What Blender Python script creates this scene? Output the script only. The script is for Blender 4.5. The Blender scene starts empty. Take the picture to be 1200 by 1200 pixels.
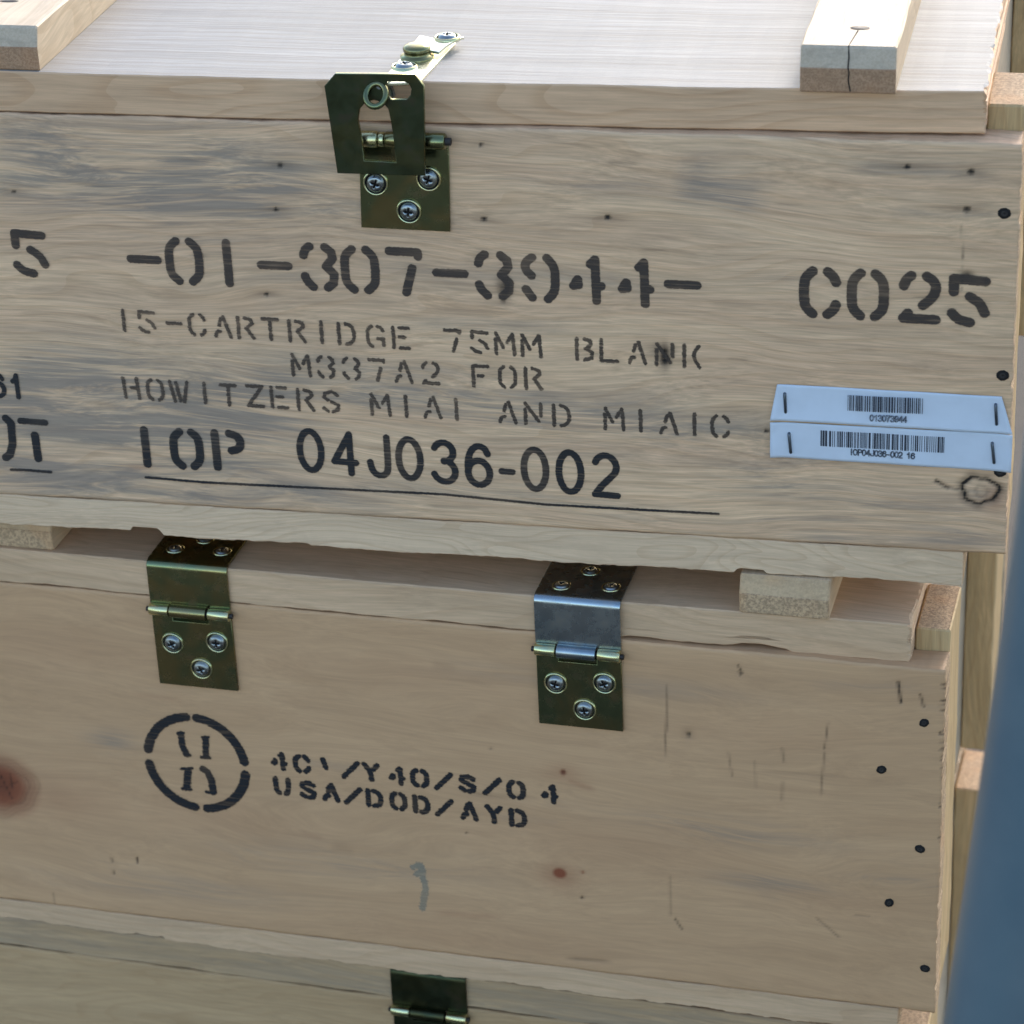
import bpy, math, random
import numpy as np
from mathutils import Vector, Matrix, Euler

S = 0.00114                      # one drawing unit (about 1.14 mm) in metres
scene = bpy.context.scene
COL = scene.collection

# ------------------------------------------------------------------ camera
F_PX = 3304.2239; CAM_E = (1.0955184, 0.0422856, 0.2088248); CAM_P = (477.2032, -1108.8993, 592.1252)
cam_d = bpy.data.cameras.new('camera'); cam = bpy.data.objects.new('camera', cam_d); COL.objects.link(cam)
cam_d.sensor_width = 36; cam_d.lens = 36 * F_PX / 1200
cam.rotation_euler = CAM_E; cam.location = [c * S for c in CAM_P]
cam_d.clip_start = 0.05; cam_d.clip_end = 3000
cam_d.dof.use_dof = True; cam_d.dof.focus_distance = 1258 * S; cam_d.dof.aperture_fstop = 13
scene.camera = cam

# ------------------------------------------------------------------ sky, sun, exposure
SUN_EL, SUN_AZ = 28.0, 8.0       # azimuth measured from +Y towards +X
w = bpy.data.worlds.new('World'); scene.world = w; w.use_nodes = True
nt = w.node_tree; nt.nodes.clear()
out = nt.nodes.new('ShaderNodeOutputWorld'); bg = nt.nodes.new('ShaderNodeBackground'); sky = nt.nodes.new('ShaderNodeTexSky')
sky.sky_type = 'NISHITA'; sky.sun_disc = False; sky.sun_elevation = math.radians(SUN_EL); sky.sun_rotation = math.radians(SUN_AZ)
sky.air_density = 1.0; sky.dust_density = 1.5; sky.ozone_density = 1.0
bg.inputs['Strength'].default_value = 0.15
nt.links.new(sky.outputs[0], bg.inputs[0]); nt.links.new(bg.outputs[0], out.inputs[0])
sun_d = bpy.data.lights.new('sun', 'SUN'); sun_d.energy = 0.8; sun_d.angle = math.radians(10); sun_d.color = (1, .97, .93)
sun = bpy.data.objects.new('sun', sun_d); COL.objects.link(sun)
el, az = math.radians(SUN_EL), math.radians(SUN_AZ)
sdir = Vector((math.sin(az) * math.cos(el), math.cos(az) * math.cos(el), math.sin(el)))
sun.rotation_euler = sdir.to_track_quat('Z', 'Y').to_euler(); sun.location = sdir * 5
scene.view_settings.view_transform = 'Standard'; scene.view_settings.look = 'None'
scene.view_settings.exposure = 1.50; scene.view_settings.gamma = 1
scene.render.resolution_x = 1024; scene.render.resolution_y = 1024
scene.render.engine = 'CYCLES'
scene.cycles.transparent_max_bounces = 16

# ------------------------------------------------------------------ frames of the three crates and photo measurements
PHI = 0.0481934
FR = {1: (Vector((0, 0, 0)), 0.0), 2: (Vector((0, 10.10, -245.15)), -PHI)}
CR = Euler(CAM_E).to_matrix(); CP = Vector(CAM_P)
def at(u, v, k=1, Y=0.0, Z=None):
    """point of crate k's own frame seen at pixel (u, v) on its plane y=Y (or z=Z)"""
    o, rz = FR[k]
    d = CR @ Vector(((u - 600) / F_PX, (600 - v) / F_PX, -1)); R = Matrix.Rotation(-rz, 3, 'Z')
    c = R @ (CP - o); d = R @ d
    t = (Z - c.z) / d.z if Z is not None else (Y - c.y) / d.y
    return c + t * d
# third crate: set back a little and turned a little more
_b = at(470, 1184, 2, 27); _b3 = FR[2][0] + Matrix.Rotation(FR[2][1], 3, 'Z') @ _b
_rz3 = -PHI - 0.012
_o = _b3 - Matrix.Rotation(_rz3, 3, 'Z') @ Vector((146, -3, 185))
FR[3] = (_o, _rz3)
GROUND = _o.z - 17.5

# ------------------------------------------------------------------ object helpers
def tag(o, label=None, cat=None, group=None, kind=None):
    if label: o['label'] = label
    if cat: o['category'] = cat
    if group: o['group'] = group
    if kind: o['kind'] = kind
    return o
def empty(name, parent=None, loc=(0, 0, 0), rz=0):
    o = bpy.data.objects.new(name, None); COL.objects.link(o); o.location = [c * S for c in loc]; o.rotation_euler = (0, 0, rz)
    o.empty_display_size = 0.05
    if parent: o.parent = parent
    return o
def mesh(name, vs, fs, mats, mi=None, smooth=False):
    m = bpy.data.meshes.new(name); m.from_pydata([(v[0] * S, v[1] * S, v[2] * S) for v in vs], [], [tuple(f) for f in fs])
    for x in (mats if isinstance(mats, (list, tuple)) else [mats]): m.materials.append(x)
    if mi is not None: m.polygons.foreach_set('material_index', mi)
    if smooth: m.polygons.foreach_set('use_smooth', [True] * len(m.polygons))
    m.update(); return m
def link(name, me, parent=None, loc=None, rot=None):
    o = bpy.data.objects.new(name, me); COL.objects.link(o)
    if parent: o.parent = parent
    if loc is not None: o.location = [c * S for c in loc]
    if rot is not None: o.rotation_euler = rot
    return o

# ------------------------------------------------------------------ material helpers
class N:
    def __init__(s, name):
        s.m = bpy.data.materials.new(name); s.m.use_nodes = True; s.t = s.m.node_tree; s.t.nodes.clear()
        s.out = s.n('ShaderNodeOutputMaterial'); s.b = s.n('ShaderNodeBsdfPrincipled'); s.l(s.b.outputs[0], s.out.inputs[0])
    def n(s, ty, **k):
        x = s.t.nodes.new(ty)
        for a, b in k.items(): setattr(x, a, b)
        return x
    def l(s, a, b): s.t.links.new(a, b)
    def set(s, inp, v):
        if hasattr(v, 'is_output') or isinstance(v, bpy.types.NodeSocket): s.l(v, inp)
        else: inp.default_value = v
    def math(s, op, a, b=0.0, c=None, clamp=False):
        x = s.n('ShaderNodeMath', operation=op, use_clamp=clamp); s.set(x.inputs[0], a); s.set(x.inputs[1], b)
        if c is not None: s.set(x.inputs[2], c)
        return x.outputs[0]
    def mix(s, f, a, b, ty='MIX'):
        x = s.n('ShaderNodeMix', data_type='RGBA', blend_type=ty); s.set(x.inputs[0], f); s.set(x.inputs[6], a); s.set(x.inputs[7], b); return x.outputs[2]
    def noise(s, vec, scale=1, detail=4, rough=.5, dist=0.0):
        x = s.n('ShaderNodeTexNoise'); s.l(vec, x.inputs['Vector']); x.inputs['Scale'].default_value = scale
        x.inputs['Detail'].default_value = detail; x.inputs['Roughness'].default_value = rough; x.inputs['Distortion'].default_value = dist
        return x.outputs['Fac']
    def ramp(s, v, a, b, lo=0.0, hi=1.0):
        x = s.n('ShaderNodeMapRange', interpolation_type='SMOOTHSTEP'); s.set(x.inputs[0], v)
        x.inputs[1].default_value = a; x.inputs[2].default_value = b; x.inputs[3].default_value = lo; x.inputs[4].default_value = hi
        return x.outputs[0]
    def mapping(s, vec, scale, loc=(0, 0, 0)):
        x = s.n('ShaderNodeMapping'); s.l(vec, x.inputs[0]); x.inputs['Scale'].default_value = scale; x.inputs['Location'].default_value = loc
        return x.outputs[0]
    def bump(s, h, strength=.3, dist=.0005):
        x = s.n('ShaderNodeBump'); s.l(h, x.inputs['Height']); x.inputs['Strength'].default_value = strength; x.inputs['Distance'].default_value = dist
        s.l(x.outputs[0], s.b.inputs['Normal']); return x
def rgb(c): return (c[0], c[1], c[2], 1)

def sc(axis, along, across):
    """mapping scale for lengths given in millimetres"""
    v = [1000 / across] * 3; v['xyz'.index(axis)] = 1000 / along
    return v
def wood(name, base, alt, axis='x', across='z', ring=.0, ring_mm=4.0, fine=.22, rough=.62, pores=.25, bump=.35, warp=1.0, stain=0.0, seed=0, flat=0.0, sawn=0.0, wave=1.0, mott=.35, red=None):
    q = N(name)
    tc = q.n('ShaderNodeTexCoord'); oi = q.n('ShaderNodeObjectInfo')
    add = q.n('ShaderNodeVectorMath', operation='MULTIPLY_ADD')
    comb = q.n('ShaderNodeCombineXYZ')
    for i in range(3): q.l(oi.outputs['Random'], comb.inputs[i])
    q.l(comb.outputs[0], add.inputs[0]); add.inputs[1].default_value = (3.1 + seed, 2.3, 1.7 + seed * .3); q.l(tc.outputs['Object'], add.inputs[2])
    P0 = add.outputs[0]
    wn = q.n('ShaderNodeTexNoise'); q.l(q.mapping(P0, sc(axis, 210, 60), (11, 5, 3)), wn.inputs['Vector']); wn.inputs['Scale'].default_value = 1; wn.inputs['Detail'].default_value = 2
    wo = q.n('ShaderNodeVectorMath', operation='MULTIPLY_ADD'); q.l(wn.outputs['Color'], wo.inputs[0]); wv_ = [.034 * wave] * 3; wv_['xyz'.index(axis)] = 0.0
    wo.inputs[1].default_value = wv_; q.l(P0, wo.inputs[2]); P = wo.outputs[0]
    f1 = q.noise(q.mapping(P, sc(axis, 70, 1.6)), 1, 5, .6, .3)
    f2 = q.noise(q.mapping(P, sc(axis, 330, 19), (3, 1, 2)), 1, 3, .55, .8)
    f3 = q.noise(q.mapping(P, sc(axis, 120, 6), (7, 4, 2)), 1, 4, .6, 1.2)
    blot = q.noise(q.mapping(P, sc(axis, 90, 55), (2, 8, 5)), 1, 3, .5)
    por = q.noise(q.mapping(P, sc(axis, 14, .55), (1, 2, 3)), 1, 2, .6)
    col = q.mix(q.ramp(f2, .36, .66), rgb(base), rgb(alt))
    col = q.mix(q.math('MULTIPLY', q.ramp(f3, .42, .72), mott), col, rgb([c * .80 for c in alt]))
    col = q.mix(q.math('MULTIPLY', q.ramp(blot, .35, .7), .30), col, rgb((base[0] * .86, base[1] * .84, base[2] * .82)))
    if ring > 0:
        wv = q.n('ShaderNodeTexWave', wave_type='BANDS', bands_direction=across.upper(), wave_profile='SAW')
        low = q.noise(q.mapping(P, sc(axis, 190, 45), (5, 5, 5)), 1, 2, .5)
        sep = q.n('ShaderNodeSeparateXYZ'); q.l(P, sep.inputs[0])
        c2 = q.n('ShaderNodeCombineXYZ')
        coord = q.math('ADD', q.math('MULTIPLY', sep.outputs['xyz'.index(across)], 1000 / ring_mm), q.math('MULTIPLY', low, 9 * warp))
        q.l(q.math('MULTIPLY', coord, 1.0), c2.inputs['xyz'.index(across)])
        q.l(c2.outputs[0], wv.inputs['Vector']); wv.inputs['Scale'].default_value = .314; wv.inputs['Distortion'].default_value = .6
        wv.inputs['Detail'].default_value = 2; wv.inputs['Detail Scale'].default_value = 2
        rr = q.math('MULTIPLY', q.ramp(wv.outputs['Fac'], .55, .98), ring)
        col = q.mix(rr, col, rgb((base[0] * .66, base[1] * .56, base[2] * .46)))
    f4 = q.noise(q.mapping(P, sc(axis, 22, .75), (4, 9, 6)), 1, 3, .6)
    fine_v = q.math('MULTIPLY', q.ramp(f1, .25, .75, 1 - fine, 1 + fine * .45), q.ramp(f4, .3, .7, 1 - fine * .55, 1 + fine * .3))
    hs = q.n('ShaderNodeVectorMath', operation='SCALE'); q.l(col, hs.inputs[0]); q.l(fine_v, hs.inputs['Scale']); col = hs.outputs[0]
    pm = q.math('MULTIPLY', q.ramp(por, .64, .78), pores)
    col = q.mix(pm, col, rgb([c * .42 for c in base]))
    # stains and knots that the boards carry (attribute on the mesh): R blue stain, G dark mark, B red knot
    at_ = q.n('ShaderNodeAttribute', attribute_name='paint'); sp = q.n('ShaderNodeSeparateColor'); q.l(at_.outputs['Color'], sp.inputs[0])
    sn = q.noise(q.mapping(P, sc(axis, 95, 3.6), (9, 3, 1)), 1, 6, .64, 1.0)
    sn2 = q.noise(q.mapping(P, sc(axis, 260, 13), (4, 6, 1)), 1, 3, .5, .6)
    thr = q.math('SUBTRACT', q.math('ADD', q.math('MULTIPLY', sn, .9), q.math('MULTIPLY', sn2, .8)), .52)
    bl = q.math('MULTIPLY', q.math('ADD', sp.outputs[0], stain), q.ramp(thr, .16, .52, .10, 1.35), clamp=True)
    col = q.mix(q.math('MULTIPLY', bl, .66), col, rgb((.165, .160, .148)))
    col = q.mix(sp.outputs[2], col, rgb((.25, .075, .035)))
    dk = q.math('MULTIPLY', sp.outputs[1], q.ramp(f1, .2, .7, 1.15, .8), clamp=True)
    col = q.mix(dk, col, rgb((.018, .013, .010)))
    q.l(col, q.b.inputs['Base Color']); q.b.inputs['Roughness'].default_value = rough
    q.b.inputs['Specular IOR Level'].default_value = .3
    h = q.math('ADD', q.math('MULTIPLY', f1, .6), q.math('MULTIPLY', por, -.35))
    if sawn > 0:
        sw = q.noise(q.mapping(P, sc(axis, 400, 3.2), (2, 2, 2)), 1, 2, .5)
        h = q.math('ADD', h, q.math('MULTIPLY', sw, sawn))
    q.bump(h, bump, .0006)
    return q.m
def endgrain(name, base, dark, cell=1.1, amt=.8):
    q = N(name); tc = q.n('ShaderNodeTexCoord')
    n1 = q.noise(q.mapping(tc.outputs['Object'], [1000 / cell] * 3), 1, 3, .65)
    n2 = q.noise(q.mapping(tc.outputs['Object'], (1000 / 14, 1000 / 14, 1000 / 5)), 1, 3, .5, 1.0)
    n3 = q.noise(q.mapping(tc.outputs['Object'], [1000 / 22] * 3), 1, 2, .5)
    col = q.mix(q.math('MULTIPLY', q.ramp(n1, .38, .64), amt), rgb(base), rgb(dark))
    col = q.mix(q.math('MULTIPLY', q.ramp(n2, .4, .7), .45), col, rgb([c * .62 for c in base]))
    col = q.mix(q.math('MULTIPLY', q.ramp(n3, .45, .7), .3), col, rgb((base[0] * 1.05, base[1] * .8, base[2] * .6)))
    at_ = q.n('ShaderNodeAttribute', attribute_name='paint'); sp = q.n('ShaderNodeSeparateColor'); q.l(at_.outputs['Color'], sp.inputs[0])
    col = q.mix(sp.outputs[1], col, rgb((.018, .013, .01)))
    q.l(col, q.b.inputs['Base Color']); q.b.inputs['Roughness'].default_value = .8; q.b.inputs['Specular IOR Level'].default_value = .25
    q.bump(n1, .6, .0009); return q.m

M = {}
M['panel_grey'] = wood('weathered_pine', (.83, .555, .335), (.73, .47, .285), 'x', 'z', ring=.26, ring_mm=7, stain=.10, fine=.22, pores=.14, mott=.40)
M['panel_pink'] = wood('pinkish_pine', (.60, .368, .20), (.545, .33, .178), 'x', 'z', ring=.05, ring_mm=22, fine=.065, pores=.05, seed=1.3, bump=.2, wave=1.6, mott=.38)
M['panel_third'] = wood('yellow_pine', (.56, .375, .205), (.49, .325, .175), 'x', 'z', ring=.22, ring_mm=14, fine=.12, pores=.1, seed=2.3, warp=1.6)
M['lid'] = wood('pale_lid_pine', (.56, .455, .345), (.48, .375, .275), 'x', 'z', ring=.42, ring_mm=9, fine=.15, rough=.46, seed=3.1, sawn=.7, bump=.5, pores=.12)
M['fascia'] = wood('lid_edge_pine', (.75, .48, .285), (.64, .405, .24), 'x', 'z', ring=.35, ring_mm=12, fine=.14, seed=3.7, pores=.12, wave=.35)
M['lid_top'] = wood('glare_lid_face', (.40, .368, .325), (.33, .30, .26), 'x', 'y', ring=.24, ring_mm=8, fine=.10, rough=.6, seed=3.1, sawn=.55, bump=.6, pores=.12, wave=.3, warp=.35)  # same board as the edge; glare on top is put into this greyer colour
M['third_edge'] = wood('stained_edge_pine', (.57, .39, .225), (.50, .345, .20), 'x', 'z', ring=.2, ring_mm=9, fine=.14, seed=2.9, stain=.4)
M['board'] = wood('bottom_board_pine', (.77, .555, .36), (.69, .49, .315), 'x', 'z', ring=.30, ring_mm=7, fine=.12, seed=4.7, warp=2.6, pores=.15)
M['board_plain'] = wood('plain_board_pine', (.68, .455, .275), (.60, .40, .24), 'x', 'z', ring=.2, ring_mm=9, fine=.12, seed=5.9, pores=.12)
M['batten'] = wood('batten_pine', (.68, .51, .33), (.60, .44, .28), 'y', 'x', ring=.25, ring_mm=9, fine=.12, rough=.5, seed=6.1)
M['cleat'] = wood('cleat_pine', (.66, .455, .23), (.54, .37, .18), 'z', 'x', ring=.35, ring_mm=6, fine=.18, seed=7.7)
M['endpanel'] = wood('end_panel_pine', (.56, .44, .30), (.47, .37, .26), 'y', 'z', ring=.15, ring_mm=12, fine=.14, seed=8.2)
M['end_soft'] = endgrain('end_grain_soft', (.60, .42, .25), (.44, .31, .18), 1.3, .5)
M['end_skylit'] = endgrain('end_grain_skylit', (.56, .45, .33), (.44, .34, .24), 1.2, .5)  # pale tone carries the sky light caught by the batten bevel
M['end_brown'] = endgrain('end_grain_brown', (.46, .28, .165), (.26, .15, .085), 1.0, .7)
M['end_speck'] = endgrain('end_grain_speckled', (.60, .41, .24), (.26, .17, .10), 1.4, .75)

def metal(name, c1, c2, c3, rough=.3, scale=22, met=1.0):
    q = N(name); tc = q.n('ShaderNodeTexCoord'); oi = q.n('ShaderNodeObjectInfo')
    add = q.n('ShaderNodeVectorMath', operation='ADD'); q.l(tc.outputs['Object'], add.inputs[0]); q.l(oi.outputs['Random'], add.inputs[1])
    n1 = q.noise(q.mapping(add.outputs[0], [1000 / scale] * 3), 1, 3, .5, 1.0)
    n2 = q.noise(q.mapping(add.outputs[0], [1000 / 9] * 3, (3, 3, 3)), 1, 4, .6)
    n3 = q.noise(q.mapping(add.outputs[0], (1000 / .5, 1000 / .5, 1000 / 6)), 1, 2, .5)
    col = q.mix(q.ramp(n1, .38, .62), rgb(c1), rgb(c2)); col = q.mix(q.math('MULTIPLY', q.ramp(n2, .5, .75), .6), col, rgb(c3))
    q.l(col, q.b.inputs['Base Color']); q.b.inputs['Metallic'].default_value = met
    q.l(q.ramp(n2, .3, .8, rough * .8, rough * 1.4), q.b.inputs['Roughness']); q.bump(n3, .06, .0002); return q.m
M['zinc_olive'] = metal('yellow_zinc_steel', (.25, .225, .105), (.165, .20, .105), (.23, .17, .11), .24)
M['zinc_shaded'] = metal('shaded_zinc_steel', (.060, .062, .030), (.045, .056, .032), (.07, .05, .036), .42)  # zinc darkened to hold the shade and dark surroundings the plate reflects
M['zinc_bright'] = metal('bright_zinc_steel', (.62, .58, .30), (.52, .56, .34), (.60, .42, .26), .24)
M['zinc_silver'] = metal('silver_zinc_steel', (.34, .39, .41), (.27, .33, .36), (.38, .36, .31), .27)
M['zinc_strap'] = metal('pale_zinc_strap', (.88, .84, .62), (.82, .84, .66), (.86, .76, .62), .3)
M['screw_steel'] = metal('screw_steel', (.30, .33, .34), (.24, .27, .28), (.36, .34, .26), .3, 5)
M['dark_iron'] = metal('dark_nail_iron', (.05, .045, .04), (.035, .03, .03), (.09, .07, .06), .6, 4, .6)
M['staple_wire'] = metal('staple_wire', (.12, .14, .17), (.10, .12, .14), (.2, .2, .2), .4, 4)

def flatmat(name, c, rough=.7, var=.08, scale=20, spec=.4, coat=0):
    q = N(name); tc = q.n('ShaderNodeTexCoord'); n1 = q.noise(q.mapping(tc.outputs['Object'], [1000 / scale] * 3), 1, 5, .6)
    v = q.n('ShaderNodeVectorMath', operation='SCALE'); v.inputs[0].default_value = c; q.l(q.ramp(n1, .3, .7, 1 - var, 1 + var), v.inputs['Scale'])
    q.l(v.outputs[0], q.b.inputs['Base Color']); q.b.inputs['Roughness'].default_value = rough; q.b.inputs['Specular IOR Level'].default_value = spec
    q.b.inputs['Coat Weight'].default_value = coat; q.b.inputs['Coat Roughness'].default_value = .2
    q.bump(n1, .1, .0004); return q.m
M['paper'] = flatmat('label_paper', (.60, .66, .74), .55, .03, 14)
M['print'] = flatmat('label_print', (.035, .04, .055), .6, .1, 5)
M['hole_shade'] = flatmat('recess_shade', (.012, .01, .009), .9, .1, 5)  # near-black colour puts the shade into screw recesses and nail holes

def ink(name, c, opacity, rag=.55):
    q = N(name); tc = q.n('ShaderNodeTexCoord')
    a = q.n('ShaderNodeAttribute', attribute_name='sdf')
    n1 = q.noise(q.mapping(tc.outputs['Object'], (1000 / 1.6, 1000 / 1.6, 1000 / 1.2)), 1, 4, .65)
    n2 = q.noise(q.mapping(tc.outputs['Object'], (1000 / 30, 1000 / 9, 1000 / 1.5)), 1, 4, .6)
    n3 = q.noise(q.mapping(tc.outputs['Object'], [1000 / 34] * 3), 1, 2, .5)
    d = q.math('ADD', a.outputs['Fac'], q.math('MULTIPLY', q.math('SUBTRACT', n1, .5), rag * 2.0))
    al = q.ramp(d, -.26, .26)
    al = q.math('MULTIPLY', al, q.ramp(n2, .32, .52, opacity * .66, opacity))
    al = q.math('MULTIPLY', al, q.ramp(n3, .28, .55, .74, 1.0))
    tr = q.n('ShaderNodeBsdfTransparent'); mx = q.n('ShaderNodeMixShader')
    q.b.inputs['Base Color'].default_value = rgb(c); q.b.inputs['Roughness'].default_value = .75; q.b.inputs['Specular IOR Level'].default_value = .25
    q.l(al, mx.inputs[0]); q.l(tr.outputs[0], mx.inputs[1]); q.l(q.b.outputs[0], mx.inputs[2]); q.l(mx.outputs[0], q.out.inputs[0]); return q.m
M['ink_brown'] = ink('stencil_ink_faded', (.060, .046, .038), .88, .5)
M['ink_small'] = ink('stencil_ink_thin', (.070, .052, .040), .82, .85)
M['ink_black'] = ink('stencil_ink_black', (.026, .025, .026), .95, .4)
M['ink_two'] = ink('stencil_ink_rough', (.020, .020, .022), .95, 1.0)
M['ink_label'] = ink('printed_ink', (.04, .045, .06), .97, .12)
M['ink_green'] = ink('green_pencil_mark', (.16, .24, .22), .45, 2.2)

# ------------------------------------------------------------------ large structure: ground
q = N('dusty_ground'); tc = q.n('ShaderNodeTexCoord')
n1 = q.noise(tc.outputs['Object'], 3, 6, .6); n2 = q.noise(tc.outputs['Object'], 220, 3, .7)
col = q.mix(q.ramp(n1, .3, .7), rgb((.075, .060, .044)), rgb((.105, .082, .06))); col = q.mix(q.math('MULTIPLY', q.ramp(n2, .5, .7), .5), col, rgb((.13, .105, .08)))
q.l(col, q.b.inputs['Base Color']); q.b.inputs['Roughness'].default_value = .85; q.bump(n2, .6, .004); M['ground'] = q.m
G = 400000
g = link('ground', mesh('ground', [(-G, -G, GROUND), (G, -G, GROUND), (G, G, GROUND), (-G, G, GROUND)], [(0, 1, 2, 3)], M['ground']))
tag(g, kind='structure')

# ------------------------------------------------------------------ board builder
def nz(x, seed, s=1.0):
    """smooth 1-D noise"""
    return (math.sin(x * .071 * s + seed * 3.1) + .6 * math.sin(x * .193 * s + seed * 7.7) + .4 * math.sin(x * .47 * s + seed * 1.3) + .25 * math.sin(x * 1.31 * s + seed * 5.1)) / 2.25
def board(name, x0, x1, y0, y1, z0, z1, axis, mats, parent, ch=.7, seg=10, jit=.25, seed=0, f=None, endjit=0, ends=(1, 1), nsub=1):
    """a sawn board: chamfered section swept along its grain, edges a little uneven; mats = (grain, end grain)"""
    lo = [x0, y0, z0]; hi = [x1, y1, z1]; a = 'xyz'.index(axis); b, c = [i for i in range(3) if i != a]
    L0, L1 = lo[a], hi[a]; n = max(2, int((L1 - L0) / seg) + 1)
    ring0 = [(lo[b] + ch, lo[c]), (hi[b] - ch, lo[c]), (hi[b], lo[c] + ch), (hi[b], hi[c] - ch), (hi[b] - ch, hi[c]), (lo[b] + ch, hi[c]), (lo[b], hi[c] - ch), (lo[b], lo[c] + ch)]
    if nsub > 1:      # subdivide long sides so end edges can be ragged
        rr = []
        for i in range(8):
            p, q_ = ring0[i], ring0[(i + 1) % 8]; rr.append(p)
            if i % 2 == 0:
                for k in range(1, nsub): rr.append((p[0] + (q_[0] - p[0]) * k / nsub, p[1] + (q_[1] - p[1]) * k / nsub))
        ring0 = rr
    m = len(ring0); vs = []; fs = []; mi = []
    cb, cc = (lo[b] + hi[b]) / 2, (lo[c] + hi[c]) / 2
    stations = [L0] + [L0 + ch + (L1 - L0 - 2 * ch) * i / (n - 1) for i in range(n)] + [L1]
    rnd = random.Random(int(seed * 1000) + 5)
    for si, t in enumerate(stations):
        end = si in (0, len(stations) - 1)
        for i, (p, r) in enumerate(ring0):
            k = (1 - ch / max(1, abs(p - cb))) if end else 1; k2 = (1 - ch / max(1, abs(r - cc))) if end else 1
            P = [0, 0, 0]; P[a] = t; P[b] = cb + (p - cb) * k; P[c] = cc + (r - cc) * k2
            sb = 1 if p > cb else -1; s_c = 1 if r > cc else -1
            P[b] += jit * nz(t, seed + sb) ; P[c] += jit * nz(t, seed + 2.7 * s_c)
            if endjit and si <= 1: P[a] += rnd.uniform(0, 1) ** 2 * endjit
            if endjit and si >= len(stations) - 2: P[a] -= rnd.uniform(0, 1) ** 2 * endjit
            if f: P = list(f(*P))
            vs.append(P)
    for si in range(len(stations) - 1):
        for i in range(m):
            j = (i + 1) % m; fs.append((si * m + i, si * m + j, (si + 1) * m + j, (si + 1) * m + i)); mi.append(0)
    fs.append(tuple(range(m))[::-1]); mi.append(1); fs.append(tuple((len(stations) - 1) * m + i for i in range(m))); mi.append(1)
    me = mesh(name, vs, fs, list(mats), mi); fixn(me)
    return link(name, me, parent)
def fixn(me):
    import bmesh
    bm = bmesh.new(); bm.from_mesh(me); bmesh.ops.recalc_face_normals(bm, faces=bm.faces); bm.to_mesh(me); bm.free()

# painted front panels: a fine grid, so that stains, knots and scratches are where the boards carry them
class Paint:
    def __init__(s, X, Z, k): s.X, s.Z, s.k = X, Z, k; s.c = [np.zeros_like(X) for _ in range(3)]
    def put(s, ch, v): s.c[ch] = np.maximum(s.c[ch], v)
    def pt(s, u, v): p = at(u, v, s.k); return p.x, p.z
    def blob(s, u, v, rx, rz, st, ch=0, p=2.0, ang=0):
        x, z = s.pt(u, v); dx = s.X - x; dz = s.Z - z; ca, sa = math.cos(ang), math.sin(ang)
        d = ((dx * ca + dz * sa) / rx) ** 2 + ((-dx * sa + dz * ca) / rz) ** 2
        s.put(ch, st * np.exp(-d ** (p / 2)))
    def ring(s, u, v, rx, rz, wd, st, ch):
        x, z = s.pt(u, v); a = np.arctan2(s.Z - z, s.X - x); rr = 1 + .07 * np.sin(a * 3 + 1) + .05 * np.sin(a * 7)
        d = np.sqrt(((s.X - x) / rx) ** 2 + ((s.Z - z) / rz) ** 2) / rr
        s.put(ch, st * np.exp(-((d - 1) / wd) ** 2))
    def streak(s, u0, v0, u1, v1, wd, st, ch=0, fade=.35):
        x0, z0 = s.pt(u0, v0); x1, z1 = s.pt(u1, v1); L = math.hypot(x1 - x0, z1 - z0) + 1e-6
        tx, tz = (x1 - x0) / L, (z1 - z0) / L; a = ((s.X - x0) * tx + (s.Z - z0) * tz) / L; b = -(s.X - x0) * tz + (s.Z - z0) * tx
        b = b + wd * .35 * np.sin(s.X * .05 + v0)
        e = np.clip(a / fade, 0, 1) * np.clip((1 - a) / fade, 0, 1); e = np.clip(e * 1.5, 0, 1)
        s.put(ch, st * np.exp(-(b / wd) ** 2) * e)
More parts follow.
